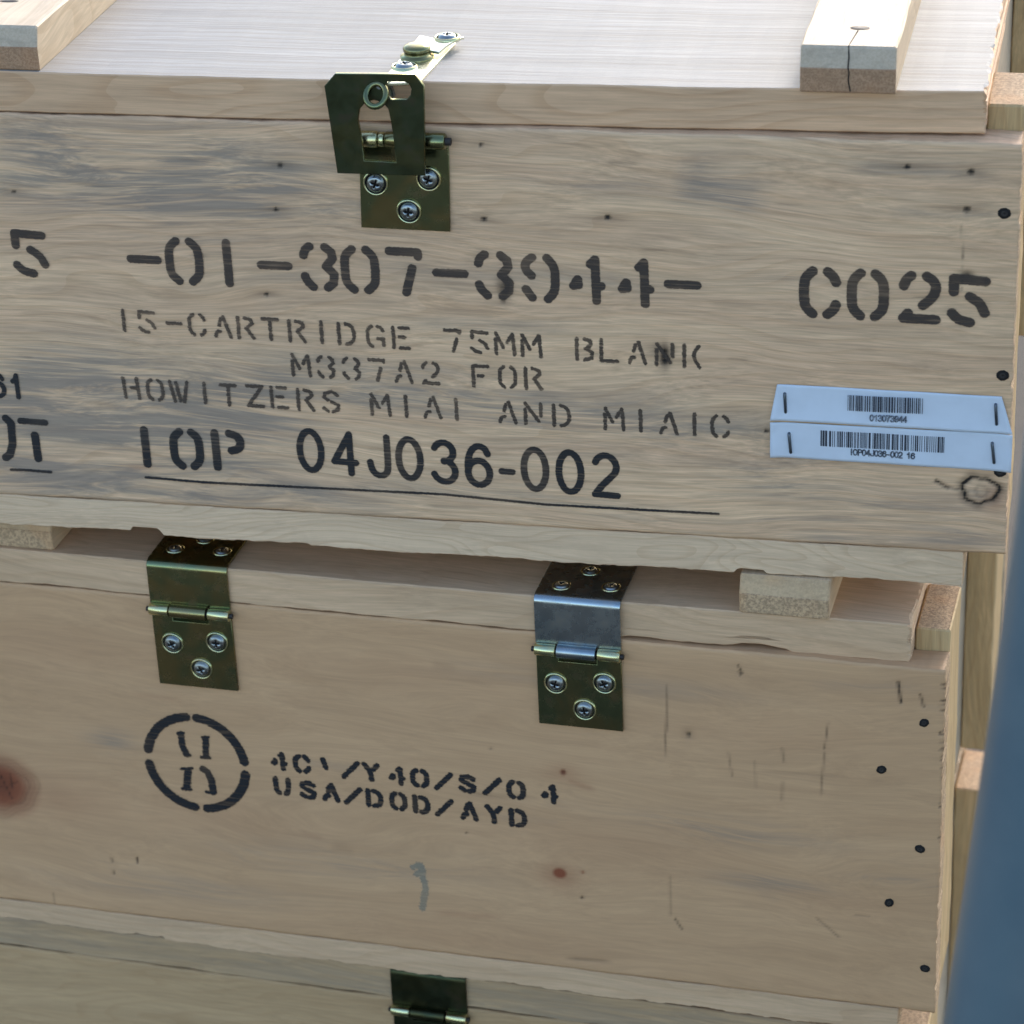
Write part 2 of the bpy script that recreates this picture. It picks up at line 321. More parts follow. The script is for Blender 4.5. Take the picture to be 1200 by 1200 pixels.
def front_panel(x0, x1, z0, z1, th, mats, parent, k, painter=None, step=1.05, seed=0, jit=.5, rag_top=0.0):
    nx = int((x1 - x0) / step) + 1; nzz = int((z1 - z0) / step) + 1
    xs = np.linspace(x0, x1, nx); zs = np.linspace(z0, z1, nzz); X, Z = np.meshgrid(xs, zs)
    rnd = np.random.RandomState(int(seed * 100) + 3)
    P = Paint(X, Z, k)
    if painter: painter(P)
    vx = X.copy(); vz = Z.copy(); vy = np.zeros_like(X)
    jr = np.array([nz(v, seed, 1.0) for v in xs]); jt = np.array([nz(v, seed + 2, 1.0) for v in zs])
    vz[-1] += jr * jit; vz[0] += np.roll(jr, 40) * jit
    rg = np.abs(rnd.normal(0, .22, nzz)) + (rnd.rand(nzz) > .93) * rnd.uniform(.4, 1.5, nzz); rg = np.convolve(rg, [.25, .5, .25], 'same') + .25 * np.abs(np.array([nz(v * 2.3, seed + 5) for v in zs]))
    vx[:, -1] += jt * jit * .6 - rg; vx[:, 0] += jt * jit
    vy[0] += .6; vy[-1] += .6; vy[:, 0] += .6; vy[:, -1] += .6
    vy += .25 * np.sin(X * .013 + seed) * np.sin(Z * .02)
    def dent(arr):
        return arr
    vy += np.clip(P.c[1], 0, 1) * .7
    vs = np.stack([vx, vy, vz], -1).reshape(-1, 3).tolist(); idx = np.arange(nx * nzz).reshape(nzz, nx)
    fs = np.stack([idx[:-1, :-1], idx[:-1, 1:], idx[1:, 1:], idx[1:, :-1]], -1).reshape(-1, 4).tolist(); mi = [0] * len(fs)
    per = list(idx[0, :]) + list(idx[1:, -1]) + list(idx[-1, -2::-1]) + list(idx[-2:0:-1, 0]); b0 = len(vs)
    for i in per: v = vs[i]; vs.append([v[0], th, v[2]])
    n = len(per)
    for i in range(n):
        j = (i + 1) % n; fs.append([int(per[i]), b0 + i, b0 + j, int(per[j])]); mi.append(1 if (nx <= i < nx + nzz - 1 or i >= 2 * nx + nzz - 3) else 0)
    fs.append([b0 + i for i in range(n)]); mi.append(0)
    me = mesh('front_panel', vs, fs, list(mats), mi)
    ca = me.color_attributes.new('paint', 'FLOAT_COLOR', 'POINT'); buf = np.zeros((len(vs), 4), 'f'); buf[:, 3] = 1
    for i in range(3): buf[:nx * nzz, i] = np.clip(P.c[i], 0, 1.2).ravel()
    ca.data.foreach_set('color', buf.ravel())
    me.polygons.foreach_set('use_smooth', [i < (nx - 1) * (nzz - 1) for i in range(len(fs))])
    fixn(me)
    return link('front_panel', me, parent)

# ------------------------------------------------------------------ metalwork meshes
def lathe(prof, n, mats, name, mis=None, axis_front=True):
    """profile (r, h): h stands out of the surface towards -y"""
    vs = []; fs = []; mi = []
    for r, h in prof:
        for i in range(n):
            a = 2 * math.pi * i / n; vs.append((r * math.cos(a), -h, r * math.sin(a)))
    for k in range(len(prof) - 1):
        for i in range(n):
            j = (i + 1) % n; fs.append((k * n + i, k * n + j, (k + 1) * n + j, (k + 1) * n + i)); mi.append(mis[k] if mis else 0)
    fs.append(tuple((len(prof) - 1) * n + i for i in range(n))); mi.append(mis[-1] if mis else 0)
    me = mesh(name, vs, fs, mats, mi, True); fixn(me); return me
def screw_mesh(R=5.6):
    """raised rim, pan head and a cross recess"""
    n = 32; vs = []; fs = []; mi = []
    prof = [(1.03, 0, 0), (1.0, .9, 0), (.92, 1.3, 0), (.85, .9, 0), (.76, .1, 1), (.71, .1, 1), (.68, 1.4, 1), (.46, 2.1, 1)]
    for r, h, m in prof:
        for i in range(n): a = 2 * math.pi * i / n; vs.append((R * r * math.cos(a), -h, R * r * math.sin(a)))
    def star(rmax, rmin, h):
        for i in range(n):
            a = 2 * math.pi * i / n; c = abs(math.cos(2 * a)) ** 3; vs.append((R * (rmin + (rmax - rmin) * c) * math.cos(a), -h, R * (rmin + (rmax - rmin) * c) * math.sin(a)))
    star(.38, .12, 2.05); star(.30, .07, .9)
    rows = len(prof) + 2
    for k in range(rows - 1):
        for i in range(n):
            j = (i + 1) % n; fs.append((k * n + i, k * n + j, (k + 1) * n + j, (k + 1) * n + i)); mi.append(0 if k < 3 else (2 if k < 5 else (1 if k < 8 else 2)))
    fs.append(tuple((rows - 1) * n + i for i in range(n))); mi.append(2)
    me = mesh('screw', vs, fs, [M['zinc_bright'], M['screw_steel'], M['hole_shade']], mi); fixn(me)
    me.polygons.foreach_set('use_smooth', [m < 2 for m in mi]); return me
SCREW = screw_mesh()
NAIL = lathe([(2.9, -.3), (2.8, .10), (2.2, .14), (1.9, .12), (1.5, .45), (.9, .40), (.4, .2)], 14, [M['hole_shade'], M['dark_iron']], 'nail', [0, 0, 0, 0, 1, 1, 0])
for _i, _v in enumerate(NAIL.vertices):
    _k = 1 + .07 * math.sin(_i * 2.399) * (1 if _v.co.xz.length > 2.4 * S else .3); _v.co.x *= _k; _v.co.z *= _k
def sweep_x(name, prof, x0, x1, th, mat, parent, notch=None, smooth=True):
    """sheet bent along a (y, z) profile, extruded between x0 and x1, real thickness th on its left-hand side"""
    n = len(prof); nor = []
    for i in range(n):
        a = prof[max(0, i - 1)]; b = prof[min(n - 1, i + 1)]; ty, tz = b[0] - a[0], b[1] - a[1]; L = math.hypot(ty, tz); nor.append((-tz / L, ty / L))
    loop = list(prof) + [(prof[i][0] + nor[i][0] * th, prof[i][1] + nor[i][1] * th) for i in reversed(range(n))]
    m = len(loop); vs = [(x0, y, z) for y, z in loop] + [(x1, y, z) for y, z in loop]
    fs = [(i, (i + 1) % m, m + (i + 1) % m, m + i) for i in range(m)]
    for s in (0, m):
        for i in range(n - 1): fs.append((s + i, s + i + 1, s + m - 2 - i, s + m - 1 - i))
    me = mesh(name, vs, fs, mat); fixn(me)
    o = link(name, me, parent); bev(o, .25); return o
def bev(o, wd=.3, seg=2):
    b = o.modifiers.new('bevel', 'BEVEL'); b.width = wd * S; b.segments = seg; b.limit_method = 'ANGLE'; b.angle_limit = math.radians(40)
    try: o.data.polygons.foreach_set('use_smooth', [True] * len(o.data.polygons)); 
    except Exception: pass
    b.harden_normals = True
def plate(name, outline, y0, th, mat, parent, holes=(), tilt=None, b=.3, edge=None):
    """flat plate from an (x, z) outline with holes, via a filled curve turned into a mesh"""
    cu = bpy.data.curves.new(name, 'CURVE'); cu.dimensions = '2D'; cu.fill_mode = 'BOTH'; cu.extrude = th / 2 * S; cu.bevel_depth = b * S * .5; cu.bevel_resolution = 1
    for pts in [outline] + list(holes):
        sp = cu.splines.new('POLY'); sp.points.add(len(pts) - 1); sp.use_cyclic_u = True
        for i, (x, z) in enumerate(pts): sp.points[i].co = (x * S, z * S, 0, 1)
    tmp = bpy.data.objects.new('tmp', cu); COL.objects.link(tmp); dg = bpy.context.evaluated_depsgraph_get()
    me = bpy.data.meshes.new_from_object(tmp.evaluated_get(dg)); bpy.data.objects.remove(tmp)
    for v in me.vertices:
        x, z, d = v.co.x / S, v.co.y / S, v.co.z / S
        y = (y0 if tilt is None else tilt(x, z)) - d; v.co = (x * S, y * S, z * S)
    me.name = name; me.materials.clear(); me.materials.append(mat); fixn(me)
    if edge:
        me.materials.append(edge)
        for pl in me.polygons: pl.material_index = 1 if abs(pl.normal.y) < .85 else 0
    o = link(name, me, parent); return o
def tube(name, x0, x1, r, y, z, mat, parent, n=20):
    vs = []; fs = []
    rows = [(x0, r * .86), (x0 + r * .12, r), (x1 - r * .12, r), (x1, r * .86)]
    for x, rr in rows:
        for i in range(n): a = 2 * math.pi * i / n; vs.append((x, y + rr * math.cos(a), z + rr * math.sin(a)))
    for k in range(3):
        for i in range(n): j = (i + 1) % n; fs.append((k * n + i, k * n + j, (k + 1) * n + j, (k + 1) * n + i))
    fs += [tuple(range(n))[::-1], tuple(3 * n + i for i in range(n))]
    me = mesh(name, vs, fs, mat); fixn(me); me.polygons.foreach_set('use_smooth', [len(f) == 4 for f in fs]); return link(name, me, parent)
def wire(name, pts, r, mat, parent, n=8, cyclic=False):
    cu = bpy.data.curves.new(name, 'CURVE'); cu.dimensions = '3D'; cu.bevel_depth = r * S; cu.bevel_resolution = 3; cu.use_fill_caps = True
    sp = cu.splines.new('POLY'); sp.points.add(len(pts) - 1); sp.use_cyclic_u = cyclic
    for i, p in enumerate(pts): sp.points[i].co = (p[0] * S, p[1] * S, p[2] * S, 1)
    tmp = bpy.data.objects.new('tmp', cu); COL.objects.link(tmp); dg = bpy.context.evaluated_depsgraph_get()
    me = bpy.data.meshes.new_from_object(tmp.evaluated_get(dg)); bpy.data.objects.remove(tmp); me.name = name
    me.materials.clear(); me.materials.append(mat); me.polygons.foreach_set('use_smooth', [True] * len(me.polygons)); return link(name, me, parent)

def hinge(parent, x0, zb, zbot, upper_mat, lower_mat, screws, top_screws, W=40.7, label=None):
    h = empty('hinge', parent)
    if label: h['label'] = label
    a, b = x0 + W * .26, x0 + W * .72; R = 2.9
    # lower leaf with its window under the middle knuckle
    plate('lower_leaf', [(x0 + .3, zbot), (x0 + W - .3, zbot), (x0 + W - .3, zb), (b, zb), (b, zb - 6.5), (a, zb - 6.5), (a, zb), (x0 + .3, zb)], -1.0, 1.4, lower_mat, h)
    plate('slot_sheet', [(a - .5, zb - 8), (b + .5, zb - 8), (b + .5, zb), (a - .5, zb)], .1, .5, M['zinc_shaded'], h)  # dark sheet filling the slot behind the window
    for p, q_ in ((x0, a - .6), (b + .6, x0 + W)): tube('knuckle', p, q_, R, -3.2, zb, M['zinc_bright'], h)
    tube('pin', x0 - 1.6, x0 + W + 1.6, 1.3, -3.2, zb, M['dark_iron'], h)
    # upper leaf: knuckle, fascia, rounded fold, top
    pr = []
    for i in range(9): t = math.radians(-150 + i * 24); pr.append((-3.2 - 2.9 * math.cos(t) * 1.0, zb + 2.9 * math.sin(t)))
    fold = [(0.0 - 2.2, zb + 5)]
    zt = 210.6; r = 4.0
    body = [(-1.9, zb + 2.6), (-1.9, zt - r)]
    for i in range(1, 8): t = math.radians(180 - i * 90 / 7); body.append((-1.9 + r + r * math.cos(t), zt - r + r * math.sin(t)))
    body.append((38, zt))
    sweep_x('upper_leaf', body, x0, x0 + W, -1.3, upper_mat, h)
    kn = [(-1.9, zb + 5.2)]
    for i in range(0, 10): t = math.radians(50 + i * 26); kn.append((-3.1 + 3.4 * math.cos(t), zb + 3.4 * math.sin(t)))
    sweep_x('middle_knuckle', kn, a + .2, b - .2, 1.0, upper_mat, h)
    for (x, z) in screws: link('screw', SCREW, h, (x, -1.7, z), (0, random.Random(x).uniform(0, 3), 0))
    for (x, y) in top_screws: link('screw', SCREW, h, (x, y, zt - .5), (math.radians(-90), 0, random.Random(x).uniform(0, 3))).scale = (.8, .8, .8)
    return h

# ------------------------------------------------------------------ lettering
def arc(cx, cy, rx, ry, a0, a1, n=12): return [(cx + rx * math.cos(math.radians(a0 + (a1 - a0) * i / n)), cy + ry * math.sin(math.radians(a0 + (a1 - a0) * i / n))) for i in range(n + 1)]
LB = [(.27, 1), (.08, .88), (.0, .74), (.0, .26), (.08, .12), (.27, 0)]
RB = [(1 - x, y) for x, y in LB]
BAR = [(.02, 1), (.02, 0)]
ST = {
 '0': [LB, RB], 'O': [LB, RB], 'I': [[(.5, 1), (.5, 0)]], '1': [[(.5, 1), (.5, 0)]], '-': [[(0, .5), (1, .5)]],
 '3': [[(0, .78), (.06, .92), (.22, 1)], [(.74, 1), (.95, .88), (.98, .72), (.74, .52), (1, .34), (.96, .12), (.76, 0)], [(0, .26), (.08, .12), (.26, 0)]],
 '7': [[(0, 1), (.95, 1), (.95, .90)], [(.74, .60), (.50, 0)]],
 '9': [[(.26, 1), (.03, .88), (.02, .70), (.22, .56)], [(.74, 1), (.98, .82), (1, .5), (.97, .18), (.74, 0)], [(.02, .22), (.22, .02)]],
 '4': [[(.0, .34), (.14, .50), (.16, .36), (.02, .34)], [(.56, .88), (.72, 1), (.74, 0)], [(.74, .36), (.90, .36)]],
 'C': [LB, [(.74, 1), (.92, .90), (1, .76)], [(.74, 0), (.92, .10), (1, .24)]],
 '2': [[(0, .76), (.08, .92), (.22, 1)], [(.70, 1), (.96, .88), (1, .68), (.88, .50), (.60, .32)], [(.14, .12), (0, 0), (1, 0)]],
 '5': [[(.04, .70), (.04, 1), (1, .97)], [(.54, .60), (.86, .46), (1, .24)], [(.0, .20), (.20, .05), (.56, 0)]],
 'P': [BAR, [(.58, 1), (.92, .92), (1, .74), (.92, .56), (.62, .5)]],
 'T': [[(0, 1), (1, 1)], [(.5, .72), (.5, 0)]], 't': [[(0, 1), (1, 1)], [(.5, .98), (.5, 0)]],
 'A': [[(0, 0), (.12, .26), (.30, .26)], [(.28, .56), (.40, .88)], [(.58, 1), (1, 0)]],
 'R': [BAR, [(.46, 1), (.88, .92), (.96, .74), (.54, .50), (1, 0)]],
 'D': [BAR, [(.48, 1), (.84, .92), (1, .68), (1, .32), (.84, .08), (.48, 0)]],
 'G': [LB, [(.68, 1), (.92, .92), (1, .80)], [(.66, .40), (1, .40), (1, .08)]],
 'E': [BAR, [(.44, 1), (1, 1)], [(.38, .54), (.74, .54)], [(.44, 0), (1, 0)]],
 'M': [[(0, .72), (0, 0)], [(.02, 1), (.40, .34)], [(.62, .60), (.92, 1), (1, 0)]],
 'B': [BAR, [(.50, 1), (.88, .93), (.92, .72), (.56, .54), (1, .38), (.94, .08), (.50, 0)]],
 'L': [[(0, 1), (0, 0), (1, 0)]], 'N': [[(0, .70), (0, 0)], [(.02, 1), (.84, .14)], [(1, 1), (1, .42)]],
 'K': [BAR, [(.92, 1), (.52, .55), (.95, 0)]], 'F': [[(.06, 0), (.06, 1), (1, 1)], [(.38, .52), (.66, .52)]],
 'H': [[(0, 1), (.08, 0)], [(.92, 1), (1, 0)], [(.52, .52), (.92, .52)]],
 'W': [[(0, 1), (.22, 0)], [(.36, .96), (.54, .05)], [(.74, .0), (1, 1)]],
 'Z': [[(0, 1), (1, 1), (0, 0), (1, 0)]], 'z': [[(0, 1), (1, 1), (0, 0), (1, 0)]],
 'S': [[(.95, .84), (.60, 1), (.12, .90), (.06, .70), (.30, .58)], [(.52, .50), (.98, .34), (.90, .08), (.60, 0)], [(.26, .02), (0, .16)]],
 'Y': [[(0, 1), (.5, .5), (.5, 0)], [(1, 1), (.72, .72)]], 'U': [[(0, 1), (.02, .14), (.26, 0)], [(1, 1), (.98, .14), (.74, 0)]],
 '/': [[(0, 0), (1, 1)]], "'": [[(.3, 1), (.6, .45)]],
}
SANS = {
 '0': [arc(.5, .5, .5, .5, 0, 360, 28)], '1': [[(.15, .72), (.45, .80), (.62, 1), (.62, 0)]],
 '2': [arc(.5, .72, .48, .28, 160, -35, 12) + [(.30, .22), (0, 0), (1, 0)]],
 '3': [arc(.48, .76, .44, .24, 160, -90, 12), arc(.48, .27, .50, .27, 90, -160, 12)],
 '4': [[(.76, 0), (.76, 1), (0, .28), (1, .28)]], '5': [[(.92, 1), (.2, 1), (.08, .5)] + arc(.46, .32, .5, .32, 130, -150, 12)],
 '6': [arc(.5, .31, .48, .31, 0, 360, 22), [(.92, .80), (.80, .95), (.52, 1), (.25, .92), (.06, .70), (.02, .42), (.02, .30)]],
 '7': [[(0, 1), (1, 1), (.45, .45), (.3, 0)]], '9': [arc(.5, .69, .48, .31, 0, 360, 22), [(.08, .20), (.20, .05), (.48, 0), (.75, .08), (.94, .30), (.98, .70)]],
 'J': [[(1, 1), (1, .28), (.92, .08), (.62, 0), (.22, .04), (.04, .2), (0, .34)]], '-': [[(0, .38), (1, .38)]],
 'I': [[(.5, 0), (.5, 1)]], 'O': [arc(.5, .5, .5, .5, 0, 360, 28)], 'P': [[(0, 0), (0, 1), (.6, 1), (.92, .9), (.98, .74), (.9, .56), (.6, .48), (0, .48)]],
}
def chaikin(st):
    if len(st) < 3 or len(st) > 10: return st
    for a, b, c in zip(st[:-2], st[1:-1], st[2:]):
        u, v = Vector((b[0] - a[0], b[1] - a[1])), Vector((c[0] - b[0], c[1] - b[1]))
        if u.angle(v) > math.radians(80): return st
    for _ in range(2):
        n = [st[0]]
        for a, b in zip(st[:-1], st[1:]): n += [(a[0] * .75 + b[0] * .25, a[1] * .75 + b[1] * .25), (a[0] * .25 + b[0] * .75, a[1] * .25 + b[1] * .75)]
        st = n + [st[-1]]
    return st
def strokes_mesh(name, strokes, mat, parent, y=-.28, step=.45, pad=1.2, surf=None):
    """strokes = [(points in (x, z), half width)]; a fine sheet with a distance field, trimmed round each character"""
    vs = []; fs = []; dd = []; 
    for grp in strokes:
        pts = np.array([p for st, _ in grp for p in st]); hw = max(h for _, h in grp)
        x0, z0 = pts.min(0) - hw - pad; x1, z1 = pts.max(0) + hw + pad
        nx = max(2, int((x1 - x0) / step) + 1); nzz = max(2, int((z1 - z0) / step) + 1)
        X, Z = np.meshgrid(np.linspace(x0, x1, nx), np.linspace(z0, z1, nzz)); D = np.full(X.shape, -9.0)
        for st, h in grp:
            for (ax, az), (bx, bz) in zip(st[:-1], st[1:]):
                L2 = (bx - ax) ** 2 + (bz - az) ** 2 + 1e-9; t = np.clip(((X - ax) * (bx - ax) + (Z - az) * (bz - az)) / L2, 0, 1)
                D = np.maximum(D, h - np.hypot(X - ax - t * (bx - ax), Z - az - t * (bz - az)))
        keep = (D[:-1, :-1] > -pad) | (D[1:, 1:] > -pad) | (D[1:, :-1] > -pad) | (D[:-1, 1:] > -pad)
        idx = np.arange(nx * nzz).reshape(nzz, nx); q4 = np.stack([idx[:-1, :-1], idx[:-1, 1:], idx[1:, 1:], idx[1:, :-1]], -1)[keep]
        used = np.unique(q4); mp = -np.ones(nx * nzz, int); mp[used] = np.arange(len(used)) + len(vs)
        fx, fz, fd = X.ravel()[used], Z.ravel()[used], D.ravel()[used]
        for a, b, c in zip(fx, fz, fd): vs.append((a, (surf(a, b) if surf else 0) + y, b)); dd.append(c)
        fs += mp[q4].tolist()
    me = mesh(name, vs, fs, mat); a = me.attributes.new('sdf', 'FLOAT', 'POINT'); a.data.foreach_set('value', np.array(dd, 'f')); return link(name, me, parent)
def text_line(name, k, chars, p0, p1, h, hw, mat, parent, w, font=ST, narrow=.0, y=-.28, surf=None, step=.45, jitter=.25, widths={}):
    """chars = [(character, centre pixel x)], p0/p1 = two pixels on the line's mid height"""
    A, B = at(*p0, k), at(*p1, k); sl = (B.z - A.z) / (B.x - A.x); grp = []; rnd = random.Random(int(p0[0] * 7 + p0[1]))
    for c, u in chars:
        v = p0[1] + (p1[1] - p0[1]) * (u - p0[0]) / (p1[0] - p0[0]); P = at(u, v, k); cx = P.x; cz = A.z + sl * (P.x - A.x) + rnd.uniform(-jitter, jitter)
        cw = widths.get(c, w) - 2 * hw; ch = h - 2 * hw; g_ = []
        for st in font[c]:
            st = chaikin(st)
            g_.append(([(cx + (x - .5) * cw + sl * 0, cz + (y_ - .5) * ch + sl * (x - .5) * cw) for x, y_ in st], hw))
        grp.append(g_)
    return strokes_mesh(name, grp, mat, parent, y=y, surf=surf, step=step)
def px_strokes(name, k, groups, mat, parent, y=-.28):
    """strokes traced as pixels of the photo, laid on the panel; groups = [[(pixel points, half width)]]"""
    return strokes_mesh(name, [[([(at(u, v, k).x, at(u, v, k).z) for u, v in st], h) for st, h in g_] for g_ in groups], mat, parent, y=y)

# ------------------------------------------------------------------ a crate's carcass
def crate(k, x0, x1, label, mats, seed, panel_seed, painter=None, lid_x=None, battens=(), depth=300, lidf=None, botf=None, bott_x=None, group='stacked ammunition crates'):
    o, rz = FR[k]
    base = empty('wooden_crate', None, (o.x, o.y, o.z), rz); tag(base, label, 'crate', group)
    T = 16.6
    fp = front_panel(x0, x1, 0, 190, T, (mats['panel'], M['end_speck']), base, k, painter, seed=panel_seed)
    board('back_panel', x0, x1, depth - T, depth, 0, 190, 'x', (M['endpanel'], M['end_speck']), base, seg=60, seed=seed + 1)
    for s, (a, b) in enumerate(((x0 + T, x0 + 2 * T), (x1 - 2 * T, x1 - T))):
        board('end_panel', a, b, T + .3, depth - T - .3, .3, 189.4, 'y', (M['endpanel'], M['end_speck']), base, seg=40, seed=seed + 2 + s)
    for s, (a, b) in enumerate(((x0 + .5, x0 + T - .3), (x1 - T + .3, x1 - .7))):
        for c, d in ((T + .4, T + 43), (depth - T - 43, depth - T - .4)):
            board('corner_cleat', a, b, c, d, -1.0 if c > 100 else .3, 201, 'z', (M['cleat'], M['end_speck']), base, seg=8, seed=seed + 3 + s + c * .01, jit=.35, endjit=.5)
    lx0, lx1 = lid_x
    lid = board('lid', lx0, lx1, 0, depth - 2, 190.6, 209, 'x', (mats['lid'], mats['lid']), base, ch=.6, seg=4, jit=.22, seed=seed + 9, f=lidf, endjit=2.2, nsub=60)
    if 'lid_top' in mats:
        lid.data.materials.append(mats['lid_top'])
        for pl in lid.data.polygons:
            if pl.normal.z > .8: pl.material_index = 2
    for i, (a, b, h) in enumerate(battens):
        def fb(x, y, z, a=a, b=b, h=h):
            t = (z - 209.2) / h
            if y < 60: y += max(0, (t - .62)) / .38 * 2.6 + nz(x * 5, i) * .3
            return x, y, z
        vs = []; 
        bt = board('batten', a, b, 2.0, depth - 12, 209.2, 209.2 + h, 'y', (M['batten'], M['end_brown']), lid, ch=.9, seg=6, jit=.35, seed=seed + 11 + i, endjit=.6)
        me = bt.data; zc = (209.2 + h * .56) * S
        # sawn bevel on the upper part of the front end
        bevel_end(bt, a, b, 209.2, h, i)
    bx0, bx1 = bott_x
    board('bottom_board', bx0, bx1, .6, depth - 2, -17.4, -.5, 'x', (mats['bottom'], M['end_speck']), base, ch=.6, seg=1.5, jit=.3, seed=seed + 20, f=botf, endjit=.8)
    return base, lid, fp
def bevel_end(bt, a, b, z0, h, i):
    """rebuild the batten with a bevelled nose: lower part sawn square and brown, upper part leaning back, sky light put into its paler colour"""
    ch = .8; y0 = 2.0; ye = 286.0; zt = z0 + h; zm = z0 + h * .55
    n = 14; vs = []; fs = []; mi = []
    prof = [(y0 + .4, z0), (y0, z0 + .6), (y0 + .1, zm - .3), (y0 + .5, zm), (y0 + 3.2, zt - 1.0), (y0 + 4.2, zt)]
    prof2 = [(ye, z0), (ye + .3, z0 + .6), (ye + .3, zm), (ye + .3, zm + .3), (ye, zt - 1), (ye - .8, zt)]
    ny = 30
    cols = [a, a + ch] + [a + ch + (b - a - 2 * ch) * j / 6 for j in range(1, 6)] + [b - ch, b]
    rnd = random.Random(i + 3)
    ids = {}
    def add(p): vs.append(p); return len(vs) - 1
    def section(x, side):
        """closed loop around (y, z) for this x"""
        L = []
        d = ch if side else 0
        for (y, z) in prof: L.append((y + d * .8, z if z < zt else z - d))
        for j in range(1, ny): t = j / ny; y = prof[-1][0] + (prof2[-1][0] - prof[-1][0]) * t; L.append((y, zt - d + .25 * nz(y, i + x * .01)))
        for (y, z) in reversed(prof2): L.append((y - d * .8, z if z < zt else z - d))
        return L
    m = None
    for ci, x in enumerate(cols):
        L = section(x, ci in (0, len(cols) - 1)); m = len(L)
        for (y, z) in L: vs.append((x + .5 * nz(y, i + (1 if ci > 4 else 4)), y + .15 * nz(x * 9 + z * 3, i), z))
    for ci in range(len(cols) - 1):
        for j in range(m):
            jj = (j + 1) % m; fs.append((ci * m + j, ci * m + jj, (ci + 1) * m + jj, (ci + 1) * m + j)); mi.append(1 if j < 3 else (2 if j < 5 else 0))
    fs.append(tuple(range(m))); mi.append(0); fs.append(tuple((len(cols) - 1) * m + j for j in range(m))); mi.append(0)
    me = mesh('batten', vs, fs, [M['batten'], M['end_brown'] if b > 380 or -30 < a < -20 else M['end_speck'], M['end_skylit'] if b > 380 or -30 < a < -20 else M['end_soft']], mi); fixn(me); bt.data = me

# ================================================================== CRATE 1 (top)
def paint1(P):
    B = P.streak
    # blue sapwood stain
    B(-40, 175, 330, 190, 14, .95); B(-60, 205, 420, 232, 18, 1.15); B(-40, 250, 250, 262, 8, .55); B(60, 225, 560, 262, 9, .6)
    B(-60, 150, 380, 160, 6, .5); B(380, 300, 820, 345, 6, .30); B(100, 300, 420, 335, 4, .25)
    B(-80, 450, 430, 470, 18, 1.15); B(-80, 490, 420, 505, 18, 1.1); B(-80, 535, 380, 552, 15, .8); B(-80, 565, 500, 590, 9, .75)
    B(300, 455, 860, 500, 9, .85); B(520, 465, 960, 520, 8, .75); B(400, 500, 800, 530, 7, .35); B(350, 560, 760, 592, 7, .35)
    B(250, 420, 640, 442, 5, .45); B(760, 505, 1100, 560, 7, .4); B(800, 560, 1180, 612, 10, .6); B(900, 600, 1190, 640, 9, .7); B(600, 590, 1000, 620, 6, .35)
    B(790, 195, 900, 250, 11, .7); B(980, 190, 1180, 215, 5, .5); B(1040, 240, 1190, 252, 4, .6); B(560, 210, 800, 226, 4, .3); B(800, 310, 960, 325, 3, .3)
    B(450, 370, 700, 395, 4, .3); B(60, 180, 520, 205, 4, .5)
    # nail holes, pin knots, cracks
    for u, v, r in ((563, 170, 1.0), (567, 257, 1.3), (712, 255, 1.3), (323, 246, 1.1), (328, 194, 1.3), (16, 225, 1.0), (312, 345, 1.1), (1063, 196, 1.2), (1138, 202, 1.5), (1133, 246, 1.6), (898, 505, .9), (235, 300, .5)):
        P.blob(u, v, r * 1.25, r, 1.15, 1, 4); P.blob(u, v, r * 6, r * 1.6, .42, 1, 1.6)
    for u, v in ((1063, 196), (1133, 246)): P.blob(u, v, 16, 2.5, .3, 1, 1.6)
    P.blob(779, 418, 2.6, 6.0, 1.15, 1, 2.5); P.blob(775, 412, 6, 4, .5, 1); P.blob(591, 338, 3.2, 6.0, .85, 1, 2.2); P.blob(590, 352, 1.4, 1.5, .9, 1)
    P.blob(1133, 322, 3.0, 1.6, .95, 1)
    # ring knot at lower right with its tail
    P.ring(1148, 575, 7.8, 6.2, .15, 1.2, 1); P.ring(1148, 575, 8.4, 7.0, .25, .5, 1); P.blob(1148, 575, 6.6, 5.6, .42, 0, 4); P.blob(1166, 585, 5, 8, .35, 2)
    P.ring(1150, 576, 2.6, 2.6, .3, .28, 1); P.streak(1094, 563, 1112, 573, .8, 1.0, 1, .1); P.streak(1104, 569, 1135, 578, .7, .6, 1, .1)
    for t in range(5): P.streak(1130 - t, 300 + t * 9, 1128, 308 + t * 9, .3, .35, 1)
    P.streak(1127, 262, 1128, 305, .35, .55, 1, .1)
    P.streak(150, 555, 170, 548, 1.0, .0, 1)
    P.blob(165, 548, 7, 1.4, .32, 2)
    rnd = np.random.RandomState(4)
    for i in range(26):
        u, v = rnd.uniform(0, 1180), rnd.uniform(150, 640); P.streak(u, v, u + rnd.uniform(20, 70), v + rnd.uniform(0, 6), rnd.uniform(.3, .8), rnd.uniform(.1, .32), 1)
def lid1f(x, y, z):
    if y < 40:
        y += .3 + max(0, (x - 90)) / 333 * 7.0 * (1 - y / 60)
    if x > 300: z += (x - 300) / 123 * .7
    return x, y, z
def bot1f(x, y, z):
    if z < -10:
        if 31 < x < 48: z += 3.4 * min(1, (x - 31) / 1.4, (48 - x) / 2.5)
        if 318 < x < 334: z += 2.6 * min(1, (x - 318) / 2, (334 - x) / 2.5)
        if x < 31: z += 1.2
        z += .45 * nz(x, 8) + .25 * nz(x * 6, 3) + (.8 if x > 334 else 0) - .7 * (x > 120)
    return x, y, z
mats1 = dict(panel=M['panel_grey'], lid=M['fascia'], lid_top=M['lid_top'], bottom=M['board'])
c1, lid1, fp1 = crate(1, -87, 438.7, 'top wooden crate with large stencilled numbers, grey-blue stain, open hasp and two paper barcode strips',
    mats1, 1.0, 1.1, paint1, (-71, 423), ((-26, 14, 19), (346.5, 386, 19)), lidf=lid1f, botf=bot1f, bott_x=(-71, 420.5))

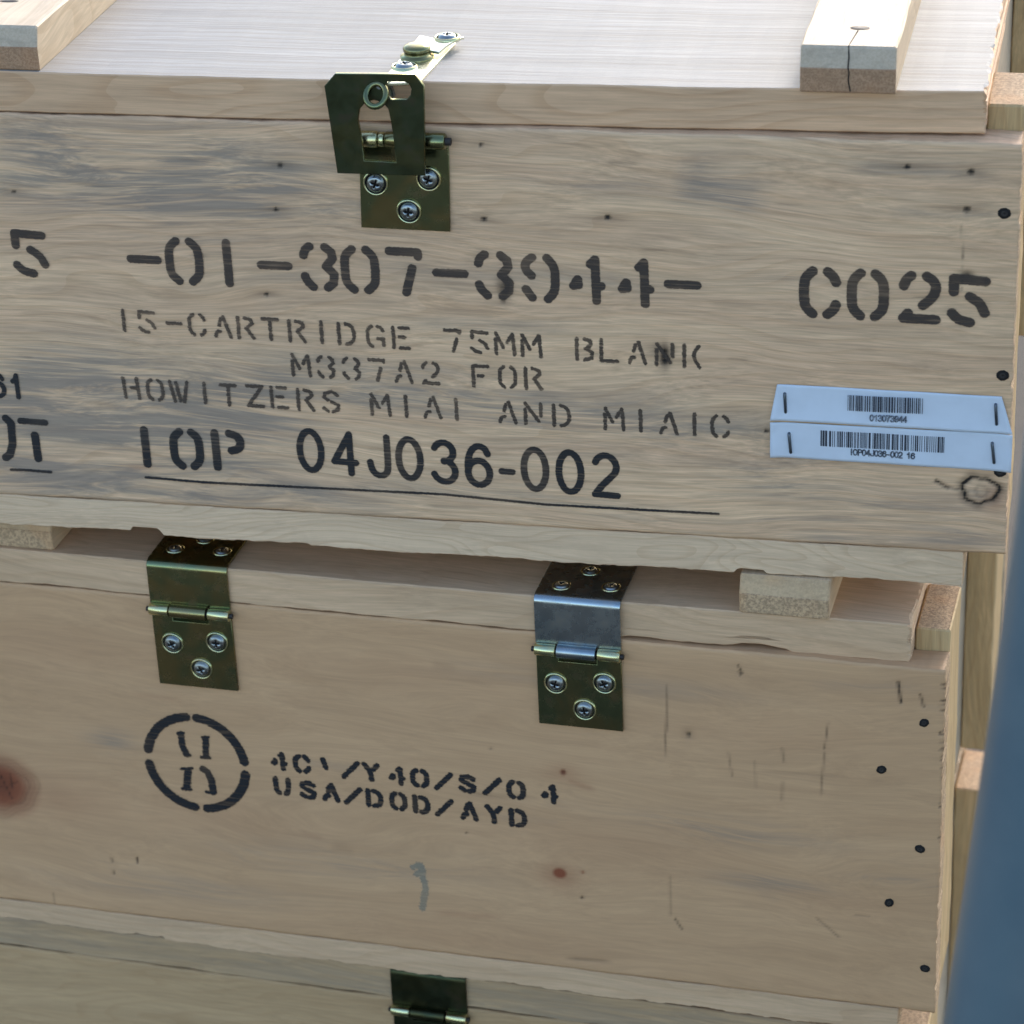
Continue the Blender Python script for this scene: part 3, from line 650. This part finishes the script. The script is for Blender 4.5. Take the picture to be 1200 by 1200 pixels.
# lettering of crate 1
mid = lambda pairs: pairs
text_line('stencil_lettering', 1, [('5', 35), ('-', 169), ('0', 216), ('1', 267), ('-', 322), ('3', 374), ('0', 422), ('7', 475), ('-', 528), ('3', 579), ('9', 633), ('4', 690), ('4', 747), ('-', 800)],
    (35, 297), (747, 331), 23.2, 2.0, M['ink_brown'], c1, 17.5, widths={'-': 16.5, '1': 10, '0': 17.8})
text_line('stencil_lettering', 1, [('C', 961), ('0', 1017), ('2', 1078), ('5', 1135)], (961, 343), (1135, 352), 24.0, 2.2, M['ink_brown'], c1, 18)
text_line('stencil_lettering', 1, [(c, u) for c, u in zip('15-CARtRIDGE75MMBLANK', (145, 172, 204, 231, 261, 288, 317, 348, 377, 406, 440, 470, 531, 562, 592, 623, 685, 714, 747, 779, 811))],
    (145, 375), (811, 417), 11.6, .86, M['ink_small'], c1, 8.8, widths={'1': 5, 'I': 5, 'M': 10, '-': 8})
text_line('stencil_lettering', 1, [(c, u) for c, u in zip('M337A2FOR', (353, 382, 412, 442, 473, 505, 563, 595, 625))], (353, 428), (625, 444), 11.6, .86, M['ink_small'], c1, 8.8, widths={'M': 9.6})
text_line('stencil_lettering', 1, [(c, u) for c, u in zip('HOWItzERSM1A1ANDM1A1C', (154, 182, 210, 240, 268, 299, 327, 358, 388, 446, 476, 507, 535, 595, 625, 658, 720, 751, 784, 814, 844))],
    (154, 455), (844, 499), 11.6, .86, M['ink_small'], c1, 8.8, widths={'1': 5, 'I': 5, 'M': 10, 'W': 10})
text_line('stencil_lettering', 1, [('I', 171), ('O', 219), ('P', 268)], (171, 524), (268, 528), 21.5, 2.0, M['ink_black'], c1, 16.5)
text_line('printed_lettering', 1, [(c, u) for c, u in zip('04J036-002', (364, 404, 444, 480, 521, 561, 594, 627, 668, 710))], (364, 528), (710, 557), 22.9, 1.58, M['ink_black'], c1, 13.3, font=SANS, widths={'J': 11.5, '-': 8, '6': 13.6})
text_line('printed_lettering', 1, [('6', -3), ('1', 19)], (-3, 451), (19, 452), 13.4, 1.15, M['ink_black'], c1, 8.8, font=SANS, widths={'1': 6.5})
for _c, _u in (('O', 0), ('T', 38)): text_line('stencil_lettering', 1, [(_c, _u)], (0, 512), (38, 515), 21.5, 2.0, M['ink_black'], c1, 15.5, widths={'T': 14.5}) if False else px_strokes('stencil_lettering', 1, {'O': [[([(7, 490), (13, 496), (15, 520), (12, 532), (7, 536)], 1.95), ([(-9, 489), (-16, 496), (-15, 520), (-12, 531), (-6, 536)], 1.95)]], 'T': [[([(24, 493), (53, 495)], 1.6)], [([(41, 510), (45, 537)], 2.0)]]}[_c], M['ink_black'], c1)
px_strokes('stencil_lettering', 1, [[([(171, 559), (240, 565), (400, 573), (520, 579), (640, 591), (842, 602)], .62)]], M['ink_black'], c1)
px_strokes('stencil_lettering', 1, [[([(13, 550), (36, 551), (60, 553)], .7)]], M['ink_black'], c1)

# paper barcode strips, stapled on
def paper_label(parent, corners, seed, notch=False):
    """corners: pixels of top-left, top-right, bottom-right, bottom-left; sheet slightly curled"""
    P = [at(u, v, 1) for u, v in corners]; n, m = 60, 14
    def surf(x, z):
        s = (x - P[3].x) / (P[2].x - P[3].x); e = min(s, 1 - s)
        return -.55 - .9 * math.exp(-(max(0, e) / .035) ** 2) * (1 + .3 * math.sin(z * .4 + seed)) - .25 * math.sin(s * 9 + seed) ** 2
    vs = []; fs = []
    for j in range(m + 1):
        for i in range(n + 1):
            s, t = i / n, j / m; a = P[3].lerp(P[2], s); b = P[0].lerp(P[1], s); p = a.lerp(b, t)
            vs.append((p.x, surf(p.x, p.z) - (.8 * (1 - t) ** 4 if notch else 0), p.z))
    for j in range(m):
        for i in range(n): a = j * (n + 1) + i; fs.append((a, a + 1, a + n + 2, a + n + 1))
    me = mesh('paper_label', vs, fs, M['paper'], None, True); o = link('paper_label', me, parent)
    sm = o.modifiers.new('thickness', 'SOLIDIFY'); sm.thickness = .22 * S; sm.offset = 1
    if notch:
        q3, q0 = P[3], P[0]
        return o, (lambda x, z: surf(x, z) - .8)
    return o, surf
def barcode(parent, surf, a, b, hgt, n, seed):
    A, B = at(*a, 1), at(*b, 1); rnd = random.Random(seed); vs = []; fs = []; s = 0.0; L = (B - A).length; W = [rnd.choice((1, 1, 1, 2, 2, 3)) for _ in range(n)]; tot = sum(W)
    for i, w_ in enumerate(W):
        s0, s1 = s / tot, (s + w_) / tot; s += w_
        if i % 2 == 0:
            p, q_ = A.lerp(B, s0), A.lerp(B, s1); k = len(vs)
            for P in (p, q_): 
                vs.append((P.x, surf(P.x, P.z) - .35, P.z)); vs.append((P.x, surf(P.x, P.z) - .35, P.z - hgt))
            fs.append((k, k + 1, k + 3, k + 2))
    link('barcode', mesh('barcode', vs, fs, M['print']), parent)
def staple(parent, u0, v0, u1, v1, y=-1.35):
    a, b = at(u0, v0, 1), at(u1, v1, 1)
    wire('staple', [(a.x, .5, a.z), (a.x, y + .3, a.z + .1), (a.x, y, a.z - .5), (b.x, y, b.z + .5), (b.x, y + .3, b.z), (b.x, .5, b.z)], .66, M['staple_wire'], parent)
lb2, sf2 = paper_label(c1, ((903, 493), (1187, 508), (1185, 552), (903, 534)), 2.2); lb2['label'] = 'lower paper strip with the longer barcode'
lb1, sf1 = paper_label(c1, ((911, 449), (1174, 464), (1187, 507), (903, 490)), .7, True); lb1['label'] = 'upper paper strip with the short barcode'
barcode(lb1, lambda x, z: sf1(x, z) - .05, (994, 461), (1082, 465), 7.4, 75, 3); barcode(lb2, lambda x, z: sf2(x, z) - .05, (962, 503), (1107, 511), 7.6, 121, 5)
text_line('printed_lettering', 1, [(c, 1022 + i * 4.85) for i, c in enumerate('013073944')], (1022, 487.6), (1061, 489.6), 3.3, .30, M['ink_label'], lb1, 2.0, font=SANS, y=-.35, surf=sf1, step=.2, jitter=0)
text_line('printed_lettering', 1, [(c, u) for c, u in zip('IOP04J036-00216', [998, 1002.5, 1008] + [1012.8 + i * 4.75 for i in range(10)] + [1065, 1070])], (998, 528.5), (1070, 533), 3.3, .30, M['ink_label'], lb2, 2.0, font=SANS, y=-.35, surf=sf2, step=.2, jitter=0, widths={'-': 1.4, 'O': 2.2})
staple(lb1, 920, 460, 921, 482); staple(lb1, 1167, 473, 1168, 496); staple(lb2, 925, 507, 927, 529); staple(lb2, 1163, 518, 1165, 541)
for u, v in ((1177, 250), (1175, 440), (1172, 553)): p = at(u, v, 1); link('nail', NAIL, c1, (p.x, -.1, p.z)).scale = (.95, 1, .85)

# hasp of crate 1
h1 = empty('hasp', c1)
P = lambda u, v, Y=0: (at(u, v, 1, Y).x, at(u, v, 1, Y).z)
plate('lower_leaf', [P(424, 266, -1.5), P(527, 271, -1.5), P(525, 168, -1.5), P(421, 164, -1.5)], -.9, 1.4, M['zinc_olive'], h1)
xa, xb = at(420, 160, 1, -5).x, at(525, 165, 1, -5).x; zbr = at(475, 165, 1, -5).z
d = (xb - xa) / 5
for i, (a, b) in enumerate(((xa, xa + 8.5), (xa + 8.8, xa + 17.5 - 6), (xa + 11.8, xa + 26), (xa + 26.4, xb - 1.2))):
    tube('knuckle', a, b, 3.6 if i != 1 else 3.3, -4.4, zbr, M['zinc_bright'] if i in (0, 1) else M['zinc_olive'], h1)
tube('pin', xa - 1, xb + 1.2, 1.7, -4.4, zbr, M['dark_iron'], h1)
for u, v in ((440, 215), (502, 210), (479, 248)): p = at(u, v, 1, -2.5); link('screw', SCREW, h1, (p.x, -1.7, p.z), (0, .35 if u != 479 else .1, 0))
def yt(x, z): return -13.0 + (z - 170) * .03
def arch(x0, x1, z0, z1):
    r = (x1 - x0) / 2; return [(x0, z0), (x1, z0)] + [((x0 + x1) / 2 + r * math.cos(t), z1 - r + r * math.sin(t)) for t in np.linspace(0, math.pi, 13)]
Q = lambda u, v: P(u, v, -12.5)
out_ = [Q(*t) for t in ((381, 101), (393, 87), (486, 88), (496, 101), (497, 150), (498, 204), (397, 201), (389, 150))]
p0, p1, p2, p3 = Q(427, 188), Q(466, 190), Q(459, 140), Q(420, 138)
win = [p0, p1, Q(462, 158), Q(459, 140), Q(456, 127), Q(449, 119), Q(438, 116), Q(428, 119), Q(421, 127), Q(419, 140), Q(424, 165)]
ov = [Q(*t) for t in ((452, 95), (474, 95), (480, 98), (483, 104), (482, 112), (477, 117), (458, 117), (455, 112), (453, 104))]
plate('hasp_plate', out_, -13, 1.6, M['zinc_shaded'], h1, holes=[win, ov], tilt=yt, b=.6, edge=M['zinc_olive'])  # edge faces take a lighter zinc in place of the light they catch
# connector arms behind the plate that hold it on the pin
for xx in (at(412, 165, 1, -8).x, at(490, 165, 1, -8).x):
    wire('arm', [(xx, -4.4, zbr), (xx - 1, -8, zbr + 4), (xx - 1, -12.3, zbr + 7)], 1.5, M['zinc_shaded'], h1)
# turn ring through the plate
c = at(440, 112, 1, -16); rg = []
for t in np.linspace(0, 2 * math.pi, 20, endpoint=False): rg.append((c.x + 4.3 * math.cos(t), -15.5 + 3.2 * math.sin(t), c.z + 4.0 * math.sin(t)))
wire('ring', rg, 1.35, M['zinc_olive'], h1, cyclic=True)
wire('staple_shank', [(c.x + 1, -13, c.z + 3), (c.x + 2, -2, c.z + 2.5), (c.x + 3, .5, 203)], 1.3, M['zinc_silver'], h1)
# strap lying across the lid, with rivet, screw and curled end
zt = 210.3
T_ = lambda u, v, dz=0: at(u, v, 1, Z=zt + dz)
A_, B_, C_, D_ = T_(444, 98), T_(492, 41), T_(540, 48), T_(494, 99)
def strap(name, poly, zf, th, mat):
    n = len(poly[0]); vs = []; fs = []
    for (x, y, z) in poly[0] + poly[1]: vs.append((x, y, z))
    base = len(vs)
    for (x, y, z) in poly[0] + poly[1]: vs.append((x, y, z - th))
    for i in range(n - 1): fs.append((i, i + 1, n + i + 1, n + i)); fs.append((base + i, base + n + i, base + n + i + 1, base + i + 1))
    for i in range(n - 1): fs.append((i, base + i, base + i + 1, i + 1)); fs.append((n + i, n + i + 1, base + n + i + 1, base + n + i))
    fs.append((0, n, base + n, base)); fs.append((n - 1, base + n - 1, base + 2 * n - 1, 2 * n - 1))
    me = mesh(name, vs, fs, mat); fixn(me); o = link(name, me, h1); bev(o, .3); return o
def ln(a, b, n, f): return [tuple(f(a.lerp(b, i / (n - 1)), i / (n - 1))) for i in range(n)]
# the front end of the strap bends down over the lid edge to the plate
fr = lambda p, t: (p.x, p.y, p.z)
L_ = ln(A_, B_, 8, fr); R_ = ln(T_(500, 93), T_(536, 50), 8, fr)
R_ = ln(T_(491, 96), T_(534, 50), 8, fr)
strap('strap', (L_, R_), zt, 1.3, M['zinc_strap'])
# curled swivel arm from the rivet
a0, a1 = T_(503, 57, 3), T_(533, 42, 3)
cur = lambda off: [((a0.lerp(a1, t / 9)).x + off[0], (a0.lerp(a1, t / 9)).y + off[1], a0.z - .8 + 1.6 * math.sin(t / 9 * 3.1) + (.9 if t > 7 else 0)) for t in range(10)]
dv = (a1 - a0).normalized(); pn = Vector((-dv.y, dv.x, 0))
strap('swivel_arm', (cur(pn * 5.0), cur(pn * -5.0)), zt, 1.2, M['zinc_strap'])
RIV = lathe([(7.4, 0), (7.4, .9), (5.8, 1.1), (5.3, 2.6), (6.0, 3.0), (6.1, 4.4), (5.4, 5.3), (3.6, 5.9), (1.5, 6.1)], 28, [M['zinc_olive']], 'rivet')
p = T_(489, 67); link('rivet', RIV, h1, (p.x, p.y, zt), (math.radians(-90), 0, 0))
p = T_(474, 78); link('screw', SCREW, h1, (p.x, p.y, zt - .4), (math.radians(-90), 0, .5))
p = T_(524, 44, 4); link('screw', SCREW, h1, (p.x, p.y, zt + 3.6), (math.radians(-90), 0, .2))

# knot and saw split on the battens of crate 1 are part of the wood: a thin dark split
for nm, pts, rr in (('split', [(367.5, 1.9, 210), (366.6, 1.9, 215), (366.9, 1.9, 218), (366.4, 2.3, 220), (366.6, 3.6, 224), (366.2, 5.9, 228.0), (367, 14, 228.2), (368.0, 26, 228.2)], .27),):
    wire(nm, pts, rr, M['hole_shade'], lid1)
KN = lathe([(4.2, 0), (3.8, .12), (2.0, .2)], 12, [M['dark_iron']], 'knot')
o = link('knot', KN, lid1, (368.5, 30, 228.2), (math.radians(-90), 0, 0)); o.scale = (1, 1, .6)
o = link('knot', KN, lid1, (-12, 40, 228.3), (math.radians(-90), 0, 0)); o.scale = (1.1, 1, .5)

# ================================================================== CRATE 2 (middle)
def paint2(P):
    P.blob(2, 921, 22, 19, .62, 2, 7); P.blob(0, 921, 17, 15, 1.0, 2, 6); P.blob(0, 919, 9, 8, .35, 1, 3); [P.ring(0, 921, R_, R_ * .9, .9 / R_, .16 + .14 * (R_ % 3 == 0), 1) for R_ in (5, 8, 10, 13, 15, 17.5, 20)]; P.streak(-2, 905, 14, 938, .5, .8, 1, .1); P.streak(-6, 925, 22, 917, .4, .6, 1, .1); P.blob(-2, 915, 8, 8, .55, 0); P.streak(10, 905, 14, 925, .5, .8, 1, .1)
    P.blob(70, 935, 34, 14, .22, 2, 1.6)
    for u, v, a_, b_, st_, c_ in ((250, 960, 60, 14, .10, 2), (720, 990, 70, 16, .10, 2), (480, 790, 90, 12, .07, 2), (900, 860, 60, 12, .07, 2), (560, 1100, 80, 12, .08, 2), (60, 760, 60, 14, .09, 2), (980, 1060, 40, 10, .08, 2),
        (850, 975, 46, 7, .55, 0), (900, 1035, 26, 4, .6, 0), (130, 868, 12, 6, .6, 0), (400, 1010, 60, 9, .45, 0), (1060, 1035, 22, 3, .7, 0), (700, 800, 60, 5, .4, 0), (200, 1040, 60, 8, .4, 0)): P.blob(u, v, a_, b_, st_, c_, 2)
    P.blob(660, 905, 1.8, 2.0, 1.0, 2, 3); P.blob(660, 905, 1.0, 1.2, .6, 1, 3); P.blob(660, 905, 9, 5, .25, 2); P.streak(660, 912, 700, 925, 1.6, .3, 2)
    P.blob(656, 1023, 3.8, 3.3, 1.2, 2, 4); P.blob(656, 1026, 10, 8, .35, 2, 2); P.blob(683, 1022, 1.1, 1.1, .8, 2, 3); P.blob(682, 1052, .9, .9, 1.0, 1, 3)
    P.blob(807, 861, 1.0, 1.7, 1.0, 1, 3); P.blob(806, 860, 3, 3, .3, 1); P.blob(547, 976, .7, .7, .8, 1, 3); P.blob(575, 877, .9, .7, .5, 1)
    for u0, v0, u1, v1, w_, s in ((1052, 797, 1056, 826, .7, 1.0), (1078, 812, 1083, 830, .6, .7), (971, 845, 966, 880, .4, .6), (966, 880, 961, 935, .5, .45), (780, 800, 782, 860, .5, .4), (781, 815, 779, 890, .35, .5),
        (853, 880, 858, 912, .5, .35), (885, 890, 886, 925, .5, .3), (916, 875, 919, 895, .6, .35), (918, 915, 916, 940, .8, .25), (866, 785, 869, 792, .7, .8), (864, 778, 871, 790, .5, .7), (130, 1005, 132, 1012, .7, .6), (160, 1004, 161, 1012, .6, .9), (133, 1020, 134, 1026, .6, .8),
        (785, 1025, 786, 1075, .6, .3), (790, 1075, 800, 1090, .5, .7), (955, 1075, 985, 1100, .6, .4), (1000, 1072, 1020, 1074, .5, .3), (62, 1045, 64, 1060, .5, .3)):
        P.streak(u0, v0, u1, v1, w_, s, 1, .12)
    P.streak(660, 1122, 720, 1128, 1.0, .45, 1); P.streak(940, 800, 1100, 806, 3, .3, 0)
    rnd = np.random.RandomState(9)
    for i in range(26): u, v = rnd.uniform(0, 1090), rnd.uniform(760, 1150); P.streak(u, v, u + rnd.uniform(30, 120), v + rnd.uniform(3, 12), rnd.uniform(.8, 3), rnd.uniform(.08, .22), rnd.choice([0, 0, 1, 2]) * 1)
    for v in range(800, 1180, 5):
        if rnd.rand() < .55: P.streak(1106 - rnd.uniform(0, 8), v + rnd.uniform(0, 4), 1112, v + rnd.uniform(0, 4), .35, .8, 1, .1)
def lid2f(x, y, z):
    if y < 40:
        y += max(0, (x - 200)) / 200 * 5.0 * (1 - y / 60)
    if z < 195:
        z += .6 * nz(x * 1.3, 5)
        if 268 < x < 300: z += .6
        if 315 < x < 345: z += 1.6 * min(1, (x - 315) / 8, (345 - x) / 12) if x < 345 else 0
        if x > 345: z -= 1.2
    return x, y, z
def bot2f(x, y, z):
    if z < -10: z += 2.6 + 1.0 * nz(x, 4) + .5 * nz(x * 5, 2) + (2.0 if x < 20 else 0)
    return x, y, z
mats2 = dict(panel=M['panel_pink'], lid=M['board_plain'], bottom=M['board_plain'])
c2, lid2, fp2 = crate(2, -113, 415.5, 'middle wooden crate, pinkish side with two steel hinges and a stencilled circle mark',
    mats2, 31.0, 2.7, paint2, (-96, 399), ((-54, -14, 18), (321, 362, 18)), lidf=lid2f, botf=bot2f, bott_x=(-96, 398))
def scr(k, L, Y=-2.5): return [(at(u, v, k, Y).x, at(u, v, k, Y).z) for u, v in L]
def tscr(k, L): return [(at(u, v, k, Z=212).x, at(u, v, k, Z=212).y) for u, v in L]
hinge(c2, 35.3, 185.0, 142.8, M['zinc_olive'], M['zinc_olive'], scr(2, [(202, 754), (254, 753), (236, 784)]), tscr(2, [(205, 640), (260, 643), (240, 629)]), label='olive zinc hinge above the circle mark')
hinge(c2, 226.0, 183.0, 142.0, M['zinc_silver'], M['zinc_olive'], scr(2, [(651, 801), (708, 801), (685, 832)]), tscr(2, [(658, 683), (716, 685), (692, 666)]), label='hinge with a silver upper leaf')
for u, v in ((1083, 847), (1033, 902), (1078, 995), (1042, 1058), (1084, 1135)):
    p = at(u, v, 2); o = link('nail', NAIL, c2, (p.x, -.1, p.z), (0, u, 0)); o.scale = (.84, 1, .72)
# circle mark with the two letters, traced stroke by stroke
cc = [at(*t, 2) for t in ((169, 885), (293, 905), (226, 836), (237, 951))]
cx = sum(p.x for p in cc[:2]) / 2; cz = sum(p.z for p in cc[2:]) / 2; RX, RZ = (cc[1].x - cc[0].x) / 2 - 2.2, (cc[2].z - cc[3].z) / 2 - 2.2
E2 = [arc(cx, cz, RX, RZ, a, b, 14) for a, b in ((8, 84), (97, 169), (187, 262), (277, 352))]
grp = [[(s_, 2.45)] for s_ in E2]
for gl in ([([(209, 859), (215, 859)], .9), ([(212, 860), (214, 874), (219, 884)], 1.75), ([(219, 885), (223, 885)], .9)],
           [([(238, 864), (244, 864)], .9), ([(241, 865), (241.5, 885)], 1.7), ([(236, 887), (246, 888)], .9)],
           [([(213, 901), (225, 900)], .9), ([(220.5, 903), (219, 922)], 2.0), ([(214, 924), (224, 925)], .9)],
           [([(238, 901), (243, 904), (248, 914), (250, 928)], 1.9), ([(242, 928), (253, 929)], .9)]):
    grp.append([([(at(u, v, 2).x, at(u, v, 2).z) for u, v in st], h) for st, h in gl])
strokes_mesh('stencil_lettering', grp, M['ink_two'], c2)
text_line('stencil_lettering', 2, [('4', 328), ('C', 354), ("'", 381), ('/', 411), ('Y', 435), ('4', 466), ('0', 492), ('/', 520), ('S', 548), ('/', 577), ('0', 605), ('4', 645)],
    (328, 892), (605, 925), 11.2, 1.4, M['ink_two'], c2, 9.4, widths={'/': 10.2, "'": 7, '0': 9.8})
text_line('stencil_lettering', 2, [(c, u) for c, u in zip('USA/DOD/AYD', (331, 361, 388, 414, 439, 467, 494, 521, 550, 579, 607))], (331, 921), (607, 958), 11.2, 1.4, M['ink_two'], c2, 9.4, widths={'/': 10.2})
px_strokes('pencil_mark', 2, [[([(484, 1016), (492, 1013), (497, 1020), (488, 1024)], 1.6), ([(494, 1020), (499, 1040), (495, 1064)], 1.7)]], M['ink_green'], c2)

# ================================================================== CRATE 3 (bottom, mostly below the frame)
def lid3f(x, y, z):
    if z < 195: z += .5 * nz(x, 2)
    return x, y, z
mats3 = dict(panel=M['panel_third'], lid=M['third_edge'], bottom=M['board_plain'])
c3, lid3, fp3 = crate(3, -110, 417, 'bottom crate of the stack, yellowish, only its upper edge and one dark hinge in view',
    mats3, 61.0, 5.1, None, (-94, 400.5), ((-60, -12, 16), (307, 355, 16)), lidf=lid3f, bott_x=(-94, 400))
hinge(c3, 141.0, 185.0, 143, M['zinc_shaded'], M['zinc_shaded'], [(149, 165), (172, 165), (161, 152)], [(149, 12), (173, 12), (161, 20)])

# ================================================================== blue post in front, out of focus
YP = -330.0
edge = [at(u, v, 1, YP) for u, v in ((1254, 200), (1235, 440), (1220, 580), (1197, 760), (1168, 960), (1130, 1200))]
q = N('blue_paint'); tc = q.n('ShaderNodeTexCoord'); n1 = q.noise(tc.outputs['Object'], 14, 5, .6); n2 = q.noise(tc.outputs['Object'], 160, 3, .6)
q.l(q.mix(q.ramp(n1, .3, .7), rgb((.085, .135, .165)), rgb((.110, .160, .185))), q.b.inputs['Base Color']); q.b.inputs['Roughness'].default_value = .32
q.b.inputs['Coat Weight'].default_value = .4; q.bump(n2, .05, .0005); M['blue'] = q.m
W_, D_ = 92.0, 42.0; rad = 20.0
sec = []
for (cx_, cy_, a0) in ((rad, rad, 180), (W_ - rad, rad, 270), (W_ - rad, D_ - rad, 0), (rad, D_ - rad, 90)):
    for i in range(9): t = math.radians(a0 + i * 90 / 8); sec.append((cx_ + rad * math.cos(t), cy_ + rad * math.sin(t)))
d0 = edge[-1] - edge[-2]; foot = edge[-1] + d0 * ((GROUND + 6 - edge[-1].z) / d0.z); d1 = edge[0] - edge[1]; top = edge[0] + d1 * 1.5
path = [top] + edge + [foot]; vs = []; fs = []; m = len(sec)
PX = []
for i in range(len(path) - 1):
    for j in range(6): PX.append(path[i].lerp(path[i + 1], j / 6))
PX.append(path[-1])
for _ in range(6): PX = [PX[0]] + [(PX[i - 1] + PX[i] * 2 + PX[i + 1]) / 4 for i in range(1, len(PX) - 1)] + [PX[-1]]
ang = math.radians(16)
for p in PX:
    for (sx, sy) in sec: vs.append((p.x + sx * math.cos(ang) - (sy) * math.sin(ang), p.y + sx * math.sin(ang) + sy * math.cos(ang), p.z))
for i in range(len(PX) - 1):
    for j in range(m): jj = (j + 1) % m; fs.append((i * m + j, i * m + jj, (i + 1) * m + jj, (i + 1) * m + j))
fs.append(tuple(range(m))); fs.append(tuple((len(PX) - 1) * m + j for j in range(m)))
fx = PX[-1]
me = mesh('post_tube', [(v[0] - fx.x, v[1] - fx.y, v[2] - GROUND) for v in vs], fs, M['blue']); fixn(me); me.polygons.foreach_set('use_smooth', [len(f) == 4 for f in fs])
post = empty('blue_post', None, (fx.x, fx.y, GROUND)); tag(post, 'leaning blue painted steel post, out of focus, in front of the crates at right', 'post')
link('post_tube', me, post)
board('base_plate', -30, W_ + 30, -35, D_ + 35, .6, 7, 'x', (M['blue'], M['blue']), post, ch=1, seg=60, jit=0)
